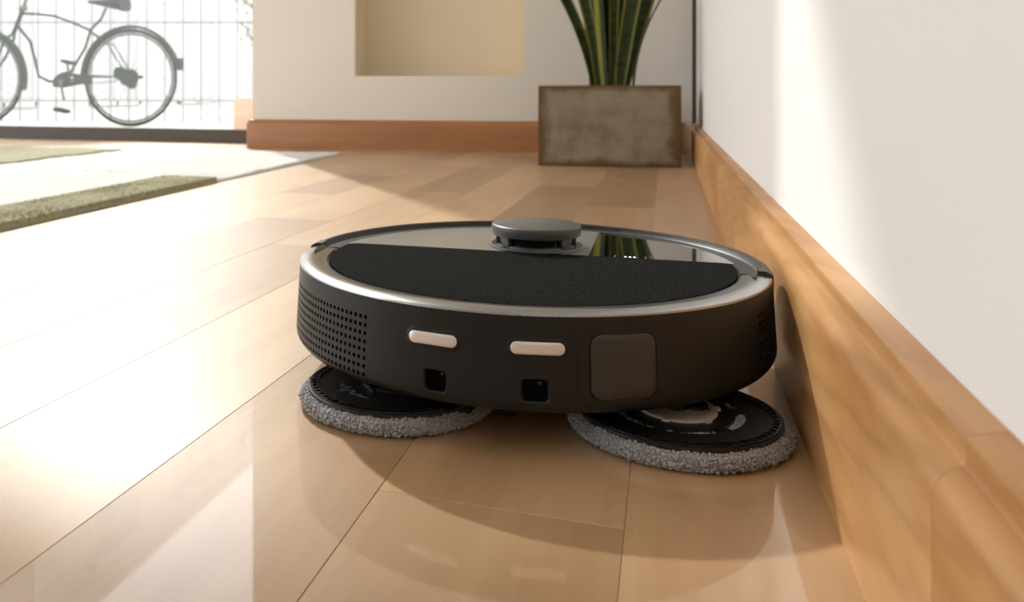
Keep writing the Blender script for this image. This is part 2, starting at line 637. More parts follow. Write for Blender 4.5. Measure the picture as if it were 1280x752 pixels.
# ground outside
gr = MB().box((-60, -40, -0.30), (60, 80, -0.0204)).build('ground', M['paving'], smooth=0)
gr['kind'] = 'structure'; gr['label'] = 'pale sunlit paving outside the window'; gr['category'] = 'ground'

# ------------------------------------------------------------------ robot vacuum (local frame: origin on floor under the centre)
RC = (-0.1037, 0.6746, 0.0)
rob = thing('robot_vacuum', 'round charcoal robot vacuum with silver rim on the plank floor beside baseboard', 'robot vacuum', RC)


def rz(z):
    return 0.1778 - (max(z, 0.035) - 0.035) * (0.0028 / 0.0485)


def sp(a, z, off=0.0):
    r = rz(z) + off
    return (r * math.cos(rad(a)), r * math.sin(rad(a)), z)


def rrect(a0, a1, z0, z1, rc, nseg=6):
    """rounded rectangle in (arc angle deg, z); rc in metres"""
    k = math.degrees(1 / 0.1768)
    ra = rc * k
    out = []
    for (ca, cz, s) in ((a1 - ra, z1 - rc, 0), (a0 + ra, z1 - rc, 90), (a0 + ra, z0 + rc, 180), (a1 - ra, z0 + rc, 270)):
        for q in range(nseg + 1):
            t_ = rad(s + 90 * q / nseg)
            out.append((ca + ra * math.cos(t_), cz + rc * math.sin(t_)))
    return out


def pad_plate(a0, a1, z0, z1, rc, o0, o1, bev, name, m, parent, tilt=0.0):
    """curved plate that follows the side wall, from offset o0 to o1; tilt raises z per degree"""
    ol = rrect(a0, a1, z0, z1, rc)
    ca, cz = (a0 + a1) / 2, (z0 + z1) / 2
    n = len(ol)
    sh = lambda p, s: (ca + (p[0] - ca) * s[0], cz + (p[1] - cz) * s[1])
    k = math.degrees(1 / 0.1768)
    s1 = (1 - 2 * bev * k / (a1 - a0), 1 - 2 * bev / (z1 - z0))
    rings = [(1, 1, o0), (1, 1, o1 - bev * 0.7), (s1[0], s1[1], o1)]
    for q in (0.75, 0.5, 0.25):
        rings.append((s1[0] * q, s1[1] * q, o1))
    b = MB()
    vs = []
    for sa, sz, off in rings:
        for p in ol:
            a, z = sh(p, (sa, sz))
            vs.append(sp(a, z + (a - ca) * tilt, off))
    vs.append(sp(ca, cz, o1))
    fs = []
    for q in range(len(rings) - 1):
        for i in range(n):
            j = (i + 1) % n
            fs.append((q * n + i, q * n + j, (q + 1) * n + j, (q + 1) * n + i))
    L = (len(rings) - 1) * n
    for i in range(n):
        fs.append((L + i, L + (i + 1) % n, len(vs) - 1))
    b.add(vs, fs)
    return b.build(name, m, parent, 40)


# --- side wall with openings for two sensor windows and two speaker grilles
def snap(a, step):
    return round(a / step) * step


GZ = [0.0340 + 0.00514 * q for q in range(8)]
g_lo, g_hi = GZ[0] - 0.00257, GZ[-1] + 0.00257
GS = 1.5
NCOL = 28
gl1 = -115.85 + GS / 2
gl0 = gl1 - GS * NCOL
gr0, gr1 = -25.0, -25.0 + GS * 24
wins = [(-101.25, -96.3, 0.0330, 0.0470), (-82.05, -76.7, 0.0332, 0.0474)]
holes = [(gl0, gl1, g_lo, g_hi), (gr0, gr1, g_lo, g_hi)]
for a0, a1, z0, z1 in wins:
    holes.append((a0 - 0.6, a1 + 0.6, z0 - 0.0014, z1 + 0.0014))
abr = set(snap(-180 + i, 1) for i in range(361))
zbr = {0.0300, 0.0325, 0.035, 0.0835, 0.045, 0.055, 0.065, 0.075}
for h in holes:
    abr |= {h[0], h[1]}
    zbr |= {max(h[2], 0.0300), h[3]}
abr = sorted(abr)
aa = [abr[0]]
for a in abr[1:]:
    if a - aa[-1] > 0.05:
        aa.append(a)
    elif any(abs(a - q) < 1e-9 for h in holes for q in h[:2]):
        aa[-1] = a
aa[-1] = 180.0
# lower corner profile is continued under the wall, so the wall itself starts at z = 0.0300
zs = sorted(zbr)


rz_old = rz


def wr(z):      # wall radius including the rounded foot
    if z >= 0.035:
        return rz_old(z)
    return 0.1778 - 0.0016 * ((0.035 - z) / 0.005) ** 2


rz = wr
b = MB()
vs = [sp(a, z) for a in aa[:-1] for z in zs]
nz = len(zs); na = len(aa) - 1
fs = []
for i in range(na):
    am = (aa[i] + aa[i + 1]) / 2
    for q in range(nz - 1):
        zm = (zs[q] + zs[q + 1]) / 2
        if any(h[0] < am < h[1] and h[2] < zm < h[3] for h in holes):
            continue
        j = (i + 1) % na
        fs.append((i * nz + q, j * nz + q, j * nz + q + 1, i * nz + q + 1))
b.add(vs, fs)
# foot and underside
b.lathe([(wr(0.0300), 0.0300), (0.1742, 0.0276), (0.1712, 0.0262), (0.1670, 0.0256), (0.0, 0.0256)], n=180)
# top lip closing under the rim
b.lathe([(wr(0.0835), 0.0835), (0.1735, 0.0838), (0.150, 0.0815)], n=180)
b.build('body_shell', M['shell'], rob, 30)


def grille(a0, ncol, name):
    b = MB()
    ns = 8
    for c_ in range(ncol):
        for z in GZ:
            ac = a0 + GS * (c_ + 0.5)
            hw, hh = GS / 2, 0.00257
            sq, ci = [], []
            for q in range(ns):
                t_ = rad(45 * q)
                ux, uy = math.cos(t_), math.sin(t_)
                mm = max(abs(ux), abs(uy))
                sq.append((ac + hw * ux / mm, z + hh * uy / mm))
                ci.append((ac + ux * math.degrees(0.00142 / 0.177), z + uy * 0.00142))
            vs = [sp(*p) for p in sq] + [sp(*p) for p in ci] + [sp(p[0], p[1], -0.0025) for p in ci]
            fs = [tuple(2 * ns + q for q in range(ns))]
            for q in range(ns):
                r_ = (q + 1) % ns
                fs += [(q, r_, ns + r_, ns + q), (ns + q, ns + r_, 2 * ns + r_, 2 * ns + q)]
            b.add(vs, fs)
    o = b.build(name, M['shell'], rob, 25)
    # hole floors in black
    o.data.materials.append(M['matte_black'])
    for p in o.data.polygons:
        if min(math.hypot(o.data.vertices[v].co.x, o.data.vertices[v].co.y) for v in p.vertices) < wr(GZ[-1]) - 0.0017:
            p.material_index = 1
    return o


grille(gl0, NCOL, 'speaker_grille')
grille(gr0, 24, 'speaker_grille')

for a0, a1, z0, z1 in wins:
    A0, A1, Z0, Z1 = a0 - 0.6, a1 + 0.6, z0 - 0.0014, z1 + 0.0014
    inner = rrect(a0, a1, z0, z1, 0.0026, 5)
    ca, cz = (a0 + a1) / 2, (z0 + z1) / 2
    outer = []
    hw, hh = (A1 - A0) / 2, (Z1 - Z0) / 2
    for p in inner:
        dx, dz_ = (p[0] - ca) / hw, (p[1] - cz) / hh
        mm = max(abs(dx), abs(dz_))
        outer.append((ca + dx / mm * hw, cz + dz_ / mm * hh))
    # exact corners
    for cxs in (A0, A1):
        for czs in (Z0, Z1):
            bi = min(range(len(outer)), key=lambda i: ((outer[i][0] - cxs) / hw) ** 2 + ((outer[i][1] - czs) / hh) ** 2)
            outer[bi] = (cxs, czs)
    n = len(inner)
    mid = [(ca + (p[0] - ca) * 0.88, cz + (p[1] - cz) * 0.86) for p in inner]
    vs = [sp(*p) for p in outer] + [sp(*p) for p in inner] + [sp(p[0], p[1], -0.0014) for p in mid] + [sp(p[0], p[1], -0.008) for p in mid]
    fs = [tuple(3 * n + i for i in range(n))]
    for q in range(3):
        for i in range(n):
            j = (i + 1) % n
            fs.append((q * n + i, q * n + j, (q + 1) * n + j, (q + 1) * n + i))
    b = MB(); b.add(vs, fs)
    o = b.build('sensor_window', M['shell'], rob, 30)
    o.data.materials.append(M['matte_black'])
    for p in o.data.polygons:
        if max(math.hypot(o.data.vertices[v].co.x, o.data.vertices[v].co.y) for v in p.vertices) < wr(0.04) - 0.001:
            p.material_index = 1
    # small lens seen in the upper right of the opening
    q = Vector(sp(ca + 0.9, cz + 0.0028, -0.0066)); d = Vector((math.cos(rad(ca)), math.sin(rad(ca)), 0))
    MB().tube([q - d * 0.001, q, q + d * 0.0006, q + d * 0.0009], [0.0019, 0.0019, 0.0014, 0.0004], 14).build('sensor_lens', M['lens'], o)

# pale pill contacts with a dark surround
for a0, a1, z0, z1 in ((-104.45, -94.3, 0.0612, 0.0684), (-84.0, -73.9, 0.0612, 0.0684)):
    su_ = pad_plate(a0 - 0.75, a1 + 0.75, z0 - 0.0026, z1 + 0.0026, 0.0060, -0.002, 0.00035, 0.0004, 'contact_surround', M['shell'], rob)
    pad_plate(a0, a1, z0, z1, 0.00355, -0.001, 0.0011, 0.0007, 'charging_contact', M['contact'], su_)
# shallow panel that joins both contacts
# square graphite cover on the right with a shadow gap
gp = pad_plate(-69.35, -55.95, 0.0356, 0.0733, 0.0068, -0.001, 0.0001, 0.0001, 'cover_gap', M['matte_black'], rob)
pad_plate(-69.05, -56.2, 0.0362, 0.0728, 0.0064, -0.001, 0.0006, 0.0005, 'sensor_cover', M['cover_plate'], gp)
# thin vertical seam of the bumper left of the cover
b = MB()
ring = [sp(a, z, o) for z in (0.0300, 0.040, 0.050, 0.061) for a, o in ((-71.68, -0.0005), (-71.68, 0.00012), (-71.54, 0.00012), (-71.54, -0.0005))]
fs = []
for q in range(3):
    for i in range(4):
        fs.append((q * 4 + i, q * 4 + (i + 1) % 4, q * 4 + 4 + (i + 1) % 4, q * 4 + 4 + i))
b.add(ring, fs)
b.build('bumper_seam', M['matte_black'], rob, 0)

# --- rim: bright front half, dark rear half, black clips between
NL, NR = -177.4 + 360, -4.2        # clip angles (deg)
front_prof = [(0.1750, 0.0838), (0.1748, 0.0843), (0.1735, 0.0849), (0.1690, 0.0859), (0.1675, 0.0861), (0.1655, 0.0858), (0.1560, 0.0844), (0.1545, 0.0836),
              (0.1545, 0.0810), (0.1751, 0.0810)]
MB().lathe(front_prof, -177.4 + 2.1, NR - 2.1, 200, closed_prof=True).build('front_rim', M['silver'], rob, 25)
rear_prof = [(0.1751, 0.0832), (0.1748, 0.0848), (0.1738, 0.0864), (0.1722, 0.0872), (0.1700, 0.0874), (0.1685, 0.0868), (0.1668, 0.0842), (0.1655, 0.0832), (0.1560, 0.0829), (0.1540, 0.0826),
             (0.1540, 0.0810), (0.1751, 0.0810)]
MB().lathe(rear_prof, NR + 2.1, NL - 2.1, 200, closed_prof=True).build('rear_rim', M['rear_ring'], rob, 25)
# tapering tongues of the rear inner wall that run on past the clips
for a_in, a_out in ((NR - 2.1, NR - 8.5), (-177.4 + 2.1, -177.4 + 12.5)):
    b = MB(); vs = []
    N_ = 10
    for i in range(N_ + 1):
        u_ = i / N_
        a = rad(a_in + (a_out - a_in) * u_)
        wdt = 0.0052 * (1 - u_) ** 0.7 + 0.0002
        r0 = 0.1655
        for r_, z_ in ((r0, 0.0872), (r0 - wdt, 0.0872 - wdt * 0.42), (r0 - wdt, 0.0820), (r0, 0.0820)):
            vs.append((r_ * math.cos(a), r_ * math.sin(a), z_))
    fs = [(0, 1, 2, 3), tuple(N_ * 4 + i for i in range(4))]
    for i in range(N_):
        for q in range(4):
            fs.append((i * 4 + q, i * 4 + (q + 1) % 4, i * 4 + 4 + (q + 1) % 4, i * 4 + 4 + q))
    b.add(vs, fs)
    b.build('rim_tongue', M['rear_ring'], rob, 30)
clip_prof = [(0.1756, 0.0300 + 0.04), (0.1757, 0.0838), (0.1748, 0.0860), (0.1710, 0.0882), (0.1660, 0.0882), (0.1648, 0.0840), (0.1648, 0.0810), (0.172, 0.0700)]
for a in (NL, NR):
    MB().lathe(clip_prof, a - 2.3, a + 2.3, 6, closed_prof=True).build('rim_clip', M['black'], rob, 30)

# --- top: fabric cover in front of the chord, deck behind
DK = 0.0826
dx = 0.0244          # chord: y = dx + slope * x
SL = math.tan(rad(1.86))


def chord_part(r, side, gap, n=90):
    """outline of the disc part on one side of the chord"""
    out = []
    for i in range(720):
        a = 2 * PI * i / 720
        p = (r * math.cos(a), r * math.sin(a))
        out.append(p)
    yc = lambda x: dx + SL * x + gap * side
    keep = [p for p in out if (p[1] - yc(p[0])) * side > 0]
    # rotate the list so it is contiguous
    ks = [(p[1] - yc(p[0])) * side > 0 for p in out]
    st = next(i for i in range(720) if ks[i] and not ks[i - 1])
    seq = [out[(st + i) % 720] for i in range(720) if ks[(st + i) % 720]]
    # exact chord ends
    def hit(sgn):
        lo, hi = 0, sgn * r
        for _ in range(60):
            m_ = (lo + hi) / 2
            if math.hypot(m_, yc(m_)) < r: lo = m_
            else: hi = m_
        return (lo, yc(lo))
    if side > 0:
        return [hit(1)] + seq + [hit(-1)]
    return [hit(-1)] + seq + [hit(1)]


def smooth_corners(ol, r, n=6):
    """round the two chord corners of an outline"""
    def cut(P, A, B):
        P, A, B = Vector(P), Vector(A), Vector(B)
        a = P + (A - P).normalized() * r; c = P + (B - P).normalized() * r
        return [tuple((a * (1 - t_) ** 2 + P * 2 * t_ * (1 - t_) + c * t_ ** 2)) for t_ in [i / n for i in range(n + 1)]]
    first, last = ol[0], ol[-1]
    body = [p for p in ol[1:-1] if math.dist(p, first) > r and math.dist(p, last) > r]
    return cut(first, last, body[0]) + body + cut(last, body[-1], first)


MB().prism(chord_part(0.1545, -1, -0.0006), 0.0800, 0.0818).build('cover_gap', M['matte_black'], rob, 30)
fab = MB().prism(smooth_corners(chord_part(0.1527, -1, 0.0004), 0.008), 0.0805, 0.0838, 0.0006).build('fabric_cover', M['felt'], rob, 30)
deck_ol = chord_part(0.1560, 1, 0.0004)
XD = 0.0460
left = [p for p in deck_ol if p[0] <= XD - 0.0003]
right = [p for p in deck_ol if p[0] > XD + 0.0003]


def yarc(x, r=0.1560): return math.sqrt(r * r - x * x)


xl, xr = XD - 0.0003, XD + 0.0003
left_ol = [(xl, dx + SL * xl + 0.0004), (xl, yarc(xl))] + [p for p in deck_ol[1:] if p[0] < xl]
right_ol = [deck_ol[0]] + [p for p in deck_ol[1:-1] if p[0] > xr] + [(xr, yarc(xr)), (xr, dx + SL * xr + 0.0004)]
MB().prism(left_ol, 0.0800, DK + 0.0006, 0.0002).build('top_deck', M['deck'], rob, 30)
disp = MB().prism(right_ol, 0.0800, DK + 0.0006, 0.0002).build('display_panel', M['gloss'], rob, 30)
zt = DK + 0.0006
for xx in (0.0738, 0.0772, 0.0806):
    MB().tube([(xx, 0.0300 + SL * xx, zt - 0.0003), (xx, 0.0300 + SL * xx, zt + 0.0002)], 0.0009, 12).build('status_light', M['led'], disp, 30)
for xx in (0.0652, 0.0885):
    MB().box((xx, 0.0268 + SL * xx, zt - 0.0003), (xx + 0.0008, 0.034 + SL * xx, zt + 0.00015)).build('panel_mark', M['print'], disp, 0)
# fine line and tiny unreadable print along the front edge of the deck
b = MB()
xx = -0.143
while xx < -0.087:
    wd = random.uniform(0.0010, 0.0024)
    b.box((xx, 0.0285 + SL * xx, zt - 0.0003), (xx + wd, 0.0285 + SL * xx + random.uniform(0.0008, 0.0014), zt + 0.0001))
    xx += wd + 0.0006
b.build('fine_print', M['print'], rob, 0)

# --- lidar turret
LX, LY = 0.0003, 0.0585
lid = MB().lathe([(0.0, zt - 0.001), (0.0385, zt - 0.001), (0.0388, zt + 0.0010), (0.0382, zt + 0.0021), (0.0368, zt + 0.0024), (0.0352, zt + 0.0015), (0.0330, zt + 0.0012), (0.0325, zt + 0.0030), (0.0, zt + 0.0030)],
                 n=96).build('lidar_turret', M['lidar'], rob, 30, (LX, LY, 0))
MB().lathe([(0.0, 0.0850), (0.0290, 0.0850), (0.0290, 0.0945), (0.0, 0.0945)], n=64).build('lidar_core', M['lidar_in'], lid, 30)
MB().lathe([(0.0, 0.0932), (0.0358, 0.0932), (0.0368, 0.0937), (0.0371, 0.0944), (0.0371, 0.1006), (0.0369, 0.1014), (0.0363, 0.1020), (0.0352, 0.1023), (0.0, 0.1026)], n=96).build('lidar_cap', M['lidar'], lid, 30)
for a0, wd in ((-131, 14), (-36, 14), (-4, 7), (40, 16), (90, 20), (140, 20), (-166, 7)):
    MB().lathe([(0.0300, 0.0840), (0.0332, 0.0840), (0.0336, 0.0938), (0.0300, 0.0938)], a0 - wd / 2, a0 + wd / 2, 6, closed_prof=True).build('lidar_pillar', M['lidar'], lid, 30)

# unseen block added behind the mops to keep light out from under the body
b = MB()
ch = [(0.150 * math.cos(rad(a)), 0.150 * math.sin(rad(a))) for a in range(-12, 193, 5)]
b.prism(ch, 0.0090, 0.0258)
b.build('chassis', M['matte_black'], rob, 30)
# --- underside: wheels, caster and two black tabs under the bumper
for sx in (-0.118, 0.118):
    MB().tube([(sx - 0.009, 0.03, 0.034), (sx - 0.007, 0.03, 0.034), (sx + 0.007, 0.03, 0.034), (sx + 0.009, 0.03, 0.034)], [0.030, 0.034, 0.034, 0.030], 32).build('drive_wheel', M['rubber'], rob)
MB().tube([(-0.008, 0.125, 0.015), (0.008, 0.125, 0.015)], 0.015, 20).build('caster_wheel', M['rubber'], rob)
MB().box((-0.006, 0.115, 0.012), (0.006, 0.135, 0.027)).build('caster_housing', M['black'], rob)
for a, wd, z in ((-93.6, 2.6, 0.0205), (-85.0, 4.2, 0.0218)):
    MB().lathe([(0.158, z), (0.1685, z), (0.1695, z + 0.001), (0.1695, 0.0265), (0.158, 0.0265)], a - wd / 2, a + wd / 2, 6, closed_prof=True).build('bumper_tab', M['matte_black'], rob)


# --- mop pads
def polar_plate(rb, n, skip, z0, z1):
    b = MB()
    vs = []
    K = len(rb)
    for z in (z0, z1):
        for i in range(n):
            a = 2 * PI * i / n
            for r_ in rb:
                vs.append((r_ * math.cos(a), r_ * math.sin(a), z))
    T = n * K
    on = lambda i, q: 0 <= q < K - 1 and not skip(i % n, q)
    fs = []
    for i in range(n):
        j = (i + 1) % n
        for q in range(K - 1):
            if not on(i, q): continue
            fs.append((T + i * K + q, T + i * K + q + 1, T + j * K + q + 1, T + j * K + q))
            fs.append((i * K + q, j * K + q, j * K + q + 1, i * K + q + 1))
            if not on(i, q - 1): fs.append((i * K + q, T + i * K + q, T + j * K + q, j * K + q))
            if not on(i, q + 1): fs.append((i * K + q + 1, j * K + q + 1, T + j * K + q + 1, T + i * K + q + 1))
            if not on(i - 1, q): fs.append((i * K + q, i * K + q + 1, T + i * K + q + 1, T + i * K + q))
            if not on(i + 1, q): fs.append((j * K + q, T + j * K + q, T + j * K + q + 1, j * K + q + 1))
    b.add(vs, fs)
    return b


def ico(sub):
    bm = bmesh.new()
    bmesh.ops.create_icosphere(bm, subdivisions=sub, radius=1)
    bm.verts.index_update()
    v = np.array([p.co[:] for p in bm.verts]); f = np.array([[q.index for q in p.verts] for p in bm.faces])
    bm.free()
    return v, f


IV, IF = ico(2)


def blobs(centres, radii, name, m, parent):
    centres = np.array(centres); radii = np.array(radii)
    nb = len(centres)
    sc = radii[:, None, None] * (1 + 0.25 * rng.standard_normal((nb, 1, 3)))
    V = (IV[None] * sc + centres[:, None]).reshape(-1, 3)
    F = (IF[None] + (np.arange(nb) * len(IV))[:, None, None]).reshape(-1, 3)
    me = bpy.data.meshes.new(name)
    me.vertices.add(len(V)); me.vertices.foreach_set('co', V.astype(np.float32).ravel())
    me.loops.add(F.size); me.loops.foreach_set('vertex_index', F.astype(np.int32).ravel())
    me.polygons.add(len(F)); me.polygons.foreach_set('loop_start', (np.arange(len(F)) * 3).astype(np.int32))
    me.update(calc_edges=True)
    me.polygons.foreach_set('use_smooth', [True] * len(F))
    me.materials.append(m)
    return link(name, me, parent)


def mop(loc, rot, hub_mat, slots=True, name='mop_pad'):
    pad = MB().lathe([(0.0, 0.0004), (0.0615, 0.0004), (0.0650, 0.003), (0.0655, 0.006), (0.0640, 0.0095), (0.0590, 0.0108), (0.0, 0.0108)], n=96).build(name, M['fibre'], rob, 60, loc)
    pad.rotation_euler = (0, 0, rot)
    cs, rs = [], []
    # side and shoulder
    pr = [(0.0628, 0.0012), (0.0650, 0.0026), (0.0660, 0.0042), (0.0662, 0.0058), (0.0656, 0.0074), (0.0644, 0.0088), (0.0628, 0.0098), (0.0612, 0.0104), (0.0596, 0.0106)]
    for r_, z in pr:
        nn = int(2 * PI * r_ / 0.0017)
        for i in range(nn):
            a = 2 * PI * (i + rng.uniform(-0.4, 0.4)) / nn
            q = r_ + rng.uniform(-0.0006, 0.0006)
            rr_ = rng.uniform(0.0007, 0.0012)
            cs.append((q * math.cos(a), q * math.sin(a), max(rr_ * 1.35, z + rng.uniform(-0.0006, 0.0006))))
            rs.append(rr_)
    # tufts showing through the slots of the plate
    for i in range(700):
        a = rng.uniform(0, 2 * PI); q = rng.uniform(0.0325, 0.0415)
        cs.append((q * math.cos(a), q * math.sin(a), 0.0106 + rng.uniform(0, 0.0008))); rs.append(rng.uniform(0.0007, 0.0011))
    o = blobs(cs, rs, 'microfibre_pile', M['fibre'], pad)
    o['kind'] = 'stuff'
    N = 180
    rb = [0.0120, 0.0300, 0.0338, 0.0398, 0.0552, 0.0578, 0.0602, 0.0612]

    def skip(i, q):
        if q == 2:
            return slots and (i % 30) >= 5
        if q == 4:
            return i % 4 < 2 and False
        return False
    polar_plate(rb, N, skip, 0.0108, 0.0133).build('mop_plate', M['black'], pad, 30)
    # perforated border: raised rings with little cross bars
    polar_plate([0.0545, 0.0556, 0.0584, 0.0600], N, lambda i, q: q == 1 and i % 3 != 0, 0.0133, 0.0142).build('plate_border', M['border'], pad, 30)
    # hub
    b = polar_plate([0.0195, 0.0238, 0.0262], 120, lambda i, q: q == 1 and not (i % 20 < 3), 0.0133, 0.0150)
    b.build('hub_ring', hub_mat, pad, 30)
    MB().lathe([(0.0, 0.0130), (0.0194, 0.0130), (0.0190, 0.0138), (0.0120, 0.0142), (0.0, 0.0142)], n=48).build('hub_dish', hub_mat, pad, 30)
    MB().lathe([(0.0, 0.0138), (0.0080, 0.0138), (0.0080, 0.0165), (0.0066, 0.0169), (0.0052, 0.0150), (0.0, 0.0150)], n=32, c=(0.0112, 0.004)).build('hub_socket', M['black'], pad, 30)
    # shaft carrying the mop under the body
    MB().lathe([(0.0, 0.0141), (0.0060, 0.0141), (0.0060, 0.0258), (0.0, 0.0258)], n=24).build('mop_shaft', M['black'], pad, 30)
    return pad


mop_r = mop((0.1105, -0.0985, 0), rad(10), M['hub'])
mop_l = mop((-0.0712, -0.1075, 0), rad(60), M['black'], False)
# small grey print on the left plate
b = MB()
for i in range(26):
    a = 205 + i * 2.0 + random.uniform(-0.4, 0.4)
    r0_ = 0.036 + 0.005 * math.sin(i * 0.9) * math.exp(-abs(i - 8) / 7)
    h_ = random.uniform(0.0012, 0.0030) * (1.6 if 5 < i < 12 else 1)
    b.lathe([(r0_, 0.0132), (r0_ + h_, 0.0132), (r0_ + h_, 0.01338), (r0_, 0.01338)], a - 60, a - 60 + random.uniform(0.7, 1.5), 2, closed_prof=True)
b.build('plate_print', M['print'], mop_l, 0)

# ------------------------------------------------------------------ planter with snake plant
PA = rad(7.3)
POT = (-0.352, 2.54)
PH, PWD, PDP = 0.2335, 0.398, 0.34
pot = thing('concrete_planter', 'weathered square-edged concrete planter against the back wall near the corner', 'planter', (POT[0], POT[1], 0), PA)
b = MB()
W_ = 0.022
o0 = [(0, 0), (PWD, 0), (PWD, PDP), (0, PDP)]
i0 = [(W_, W_), (PWD - W_, W_), (PWD - W_, PDP - W_), (W_, PDP - W_)]
vs = [(x, y, 0) for x, y in o0] + [(x, y, PH) for x, y in o0] + [(x, y, PH) for x, y in i0] + [(x, y, 0.05) for x, y in i0]
fs = [(3, 2, 1, 0), (12, 13, 14, 15)]
for i in range(4):
    j = (i + 1) % 4
    fs += [(i, j, 4 + j, 4 + i), (4 + i, 4 + j, 8 + j, 8 + i), (8 + i, 8 + j, 12 + j, 12 + i)]
b.add(vs, fs)
o = b.build('pot_body', M['concrete'], pot, 30)
bevel(o, 0.003, 2)
# soil mound
b = MB()
G = 14
vs = []
for i in range(G + 1):
    for j in range(G + 1):
        u_, v_ = i / G, j / G
        vs.append((W_ + (PWD - 2 * W_) * u_, W_ + (PDP - 2 * W_) * v_, 0.198 + 0.012 * math.sin(PI * u_) * math.sin(PI * v_) + random.uniform(-0.003, 0.003)))
fs = [(i * (G + 1) + j, (i + 1) * (G + 1) + j, (i + 1) * (G + 1) + j + 1, i * (G + 1) + j + 1) for i in range(G) for j in range(G)]
b.add(vs, fs)
b.build('soil', M['soil'], pot, 60)

plant = thing('snake_plant', 'tall snake plant with dark green yellow-edged leaves growing in the concrete planter', 'plant',
              (-0.160, 2.715, 0.205), PA)


def leaf(base, tip, bow, width, twist, m, name='leaf', wb=0.62):
    """strap leaf from base to tip (local), bowed by bow, width profile, folded like a gutter"""
    N_ = 22
    base = Vector(base); tip = Vector(tip); bow = Vector(bow)
    vs, uvs, fs = [], [], []
    K = 5
    th = 0.0022
    for i in range(N_ + 1):
        t_ = i / N_
        c_ = base.lerp(tip, t_) + bow * (4 * t_ * (1 - t_))
        d = (tip - base) + bow * (4 * (1 - 2 * t_))
        d.normalize()
        side = Vector((math.cos(twist + t_ * 0.5), math.sin(twist + t_ * 0.5), 0))
        side = (side - d * side.dot(d)).normalized()
        nr = side.cross(d).normalized()
        wpr = (wb + (1 - wb) * min(1, t_ / 0.45) ** 0.8) * (1 - max(0, (t_ - 0.6) / 0.4) ** 2.2) + 0.01
        w2 = width * wpr / 2
        for q in range(K):
            u_ = q / (K - 1) * 2 - 1
            vs.append(c_ + side * (w2 * u_) + nr * (0.35 * w2 * (u_ * u_)))
            uvs.append((q / (K - 1), t_))
        for q in range(K):
            u_ = q / (K - 1) * 2 - 1
            vs.append(c_ + side * (w2 * u_) + nr * (0.35 * w2 * (u_ * u_) - th * (1.05 - u_ * u_)))
            uvs.append((q / (K - 1), t_))
    R_ = 2 * K
    for i in range(N_):
        for q in range(K - 1):
            fs.append((i * R_ + q, i * R_ + q + 1, (i + 1) * R_ + q + 1, (i + 1) * R_ + q))
            fs.append((i * R_ + K + q, (i + 1) * R_ + K + q, (i + 1) * R_ + K + q + 1, i * R_ + K + q + 1))
        fs.append((i * R_, (i + 1) * R_, (i + 1) * R_ + K, i * R_ + K))
        fs.append((i * R_ + K - 1, i * R_ + 2 * K - 1, (i + 1) * R_ + 2 * K - 1, (i + 1) * R_ + K - 1))
    b = MB(); b.add(vs, fs)
    me = b.mesh(name, m, 60)
    ul = me.uv_layers.new(name='UVMap')
    for lp in me.loops:
        ul.data[lp.index].uv = uvs[lp.vertex_index]
    return link(name, me, plant)


LV = [  # base, tip, bow, width, twist, material
    ((-0.040, -0.010, 0), (-0.36, -0.03, 0.56), (0.05, 0, 0.04), 0.036, 0.2, 'leaf'),
    ((-0.030, -0.022, 0), (-0.235, -0.06, 0.66), (0.035, 0, 0.03), 0.036, -0.3, 'leaf'),
    ((-0.015, -0.028, 0), (-0.055, -0.07, 0.78), (-0.010, 0, 0), 0.030, 0.1, 'leaf_yellow'),
    ((0.005, -0.020, 0), (0.030, -0.05, 0.85), (-0.006, 0, 0), 0.036, 0.35, 'leaf'),
    ((0.022, -0.016, 0), (0.160, -0.05, 0.74), (-0.010, 0, 0.02), 0.052, -0.15, 'leaf'),
    ((0.034, 0.000, 0), (0.222, 0.00, 0.64), (-0.006, 0, 0.03), 0.050, 0.15, 'leaf'),
    ((-0.028, 0.020, 0), (-0.090, 0.05, 0.80), (0.010, 0, 0), 0.050, 0.6, 'leaf'),
    ((0.004, 0.024, 0), (0.010, 0.08, 0.88), (0, 0, 0), 0.055, 0.0, 'leaf'),
    ((0.028, 0.020, 0), (0.090, 0.08, 0.82), (-0.006, 0, 0), 0.055, -0.4, 'leaf'),
    ((-0.006, 0.002, 0), (-0.060, -0.01, 0.90), (0.006, 0, 0), 0.048, 0.9, 'leaf'),
    ((-0.046, 0.006, 0), (-0.185, 0.02, 0.72), (0.034, 0, 0.02), 0.040, -0.2, 'leaf'),
    ((0.026, -0.012, 0), (0.165, -0.03, 0.70), (-0.016, 0, 0.02), 0.046, -0.35, 'leaf'),
    ((-0.022, -0.006, 0), (-0.105, -0.02, 0.82), (0.012, 0, 0.0), 0.044, 0.4, 'leaf'),
    ((0.030, 0.012, 0), (0.190, 0.04, 0.60), (-0.010, 0, 0.03), 0.044, 0.3, 'leaf'),
    ((0.014, 0.004, 0), (0.075, 0.00, 0.92), (0, 0, 0), 0.052, -0.7, 'leaf'),
]
for ba, ti, bo, wd, tw, mm in LV:
    leaf(ba, ti, bo, wd, tw, M[mm])
pts = []
for i in range(17):
    t_ = 0.6 * i / 16
    pts.append((0.066 + 0.012 * t_ + 0.30 * t_ ** 2.2, -0.01 - 0.02 * t_, -0.003 + 0.55 * t_))
MB().tube(pts, [0.0042 - 0.0018 * i / 16 for i in range(17)], 8).build('stem', M['stem'], plant)

# ------------------------------------------------------------------ rug
RA = math.atan2(-0.047, 1.0)       # edge heading relative to +y
rug = thing('rug', 'thick white pile rug with sage green blocks on the floor at left', 'rug', (-0.9425, 0.70, 0), -RA * -1)
rug.rotation_euler = (0, 0, math.atan2(0.0535, 1.0))


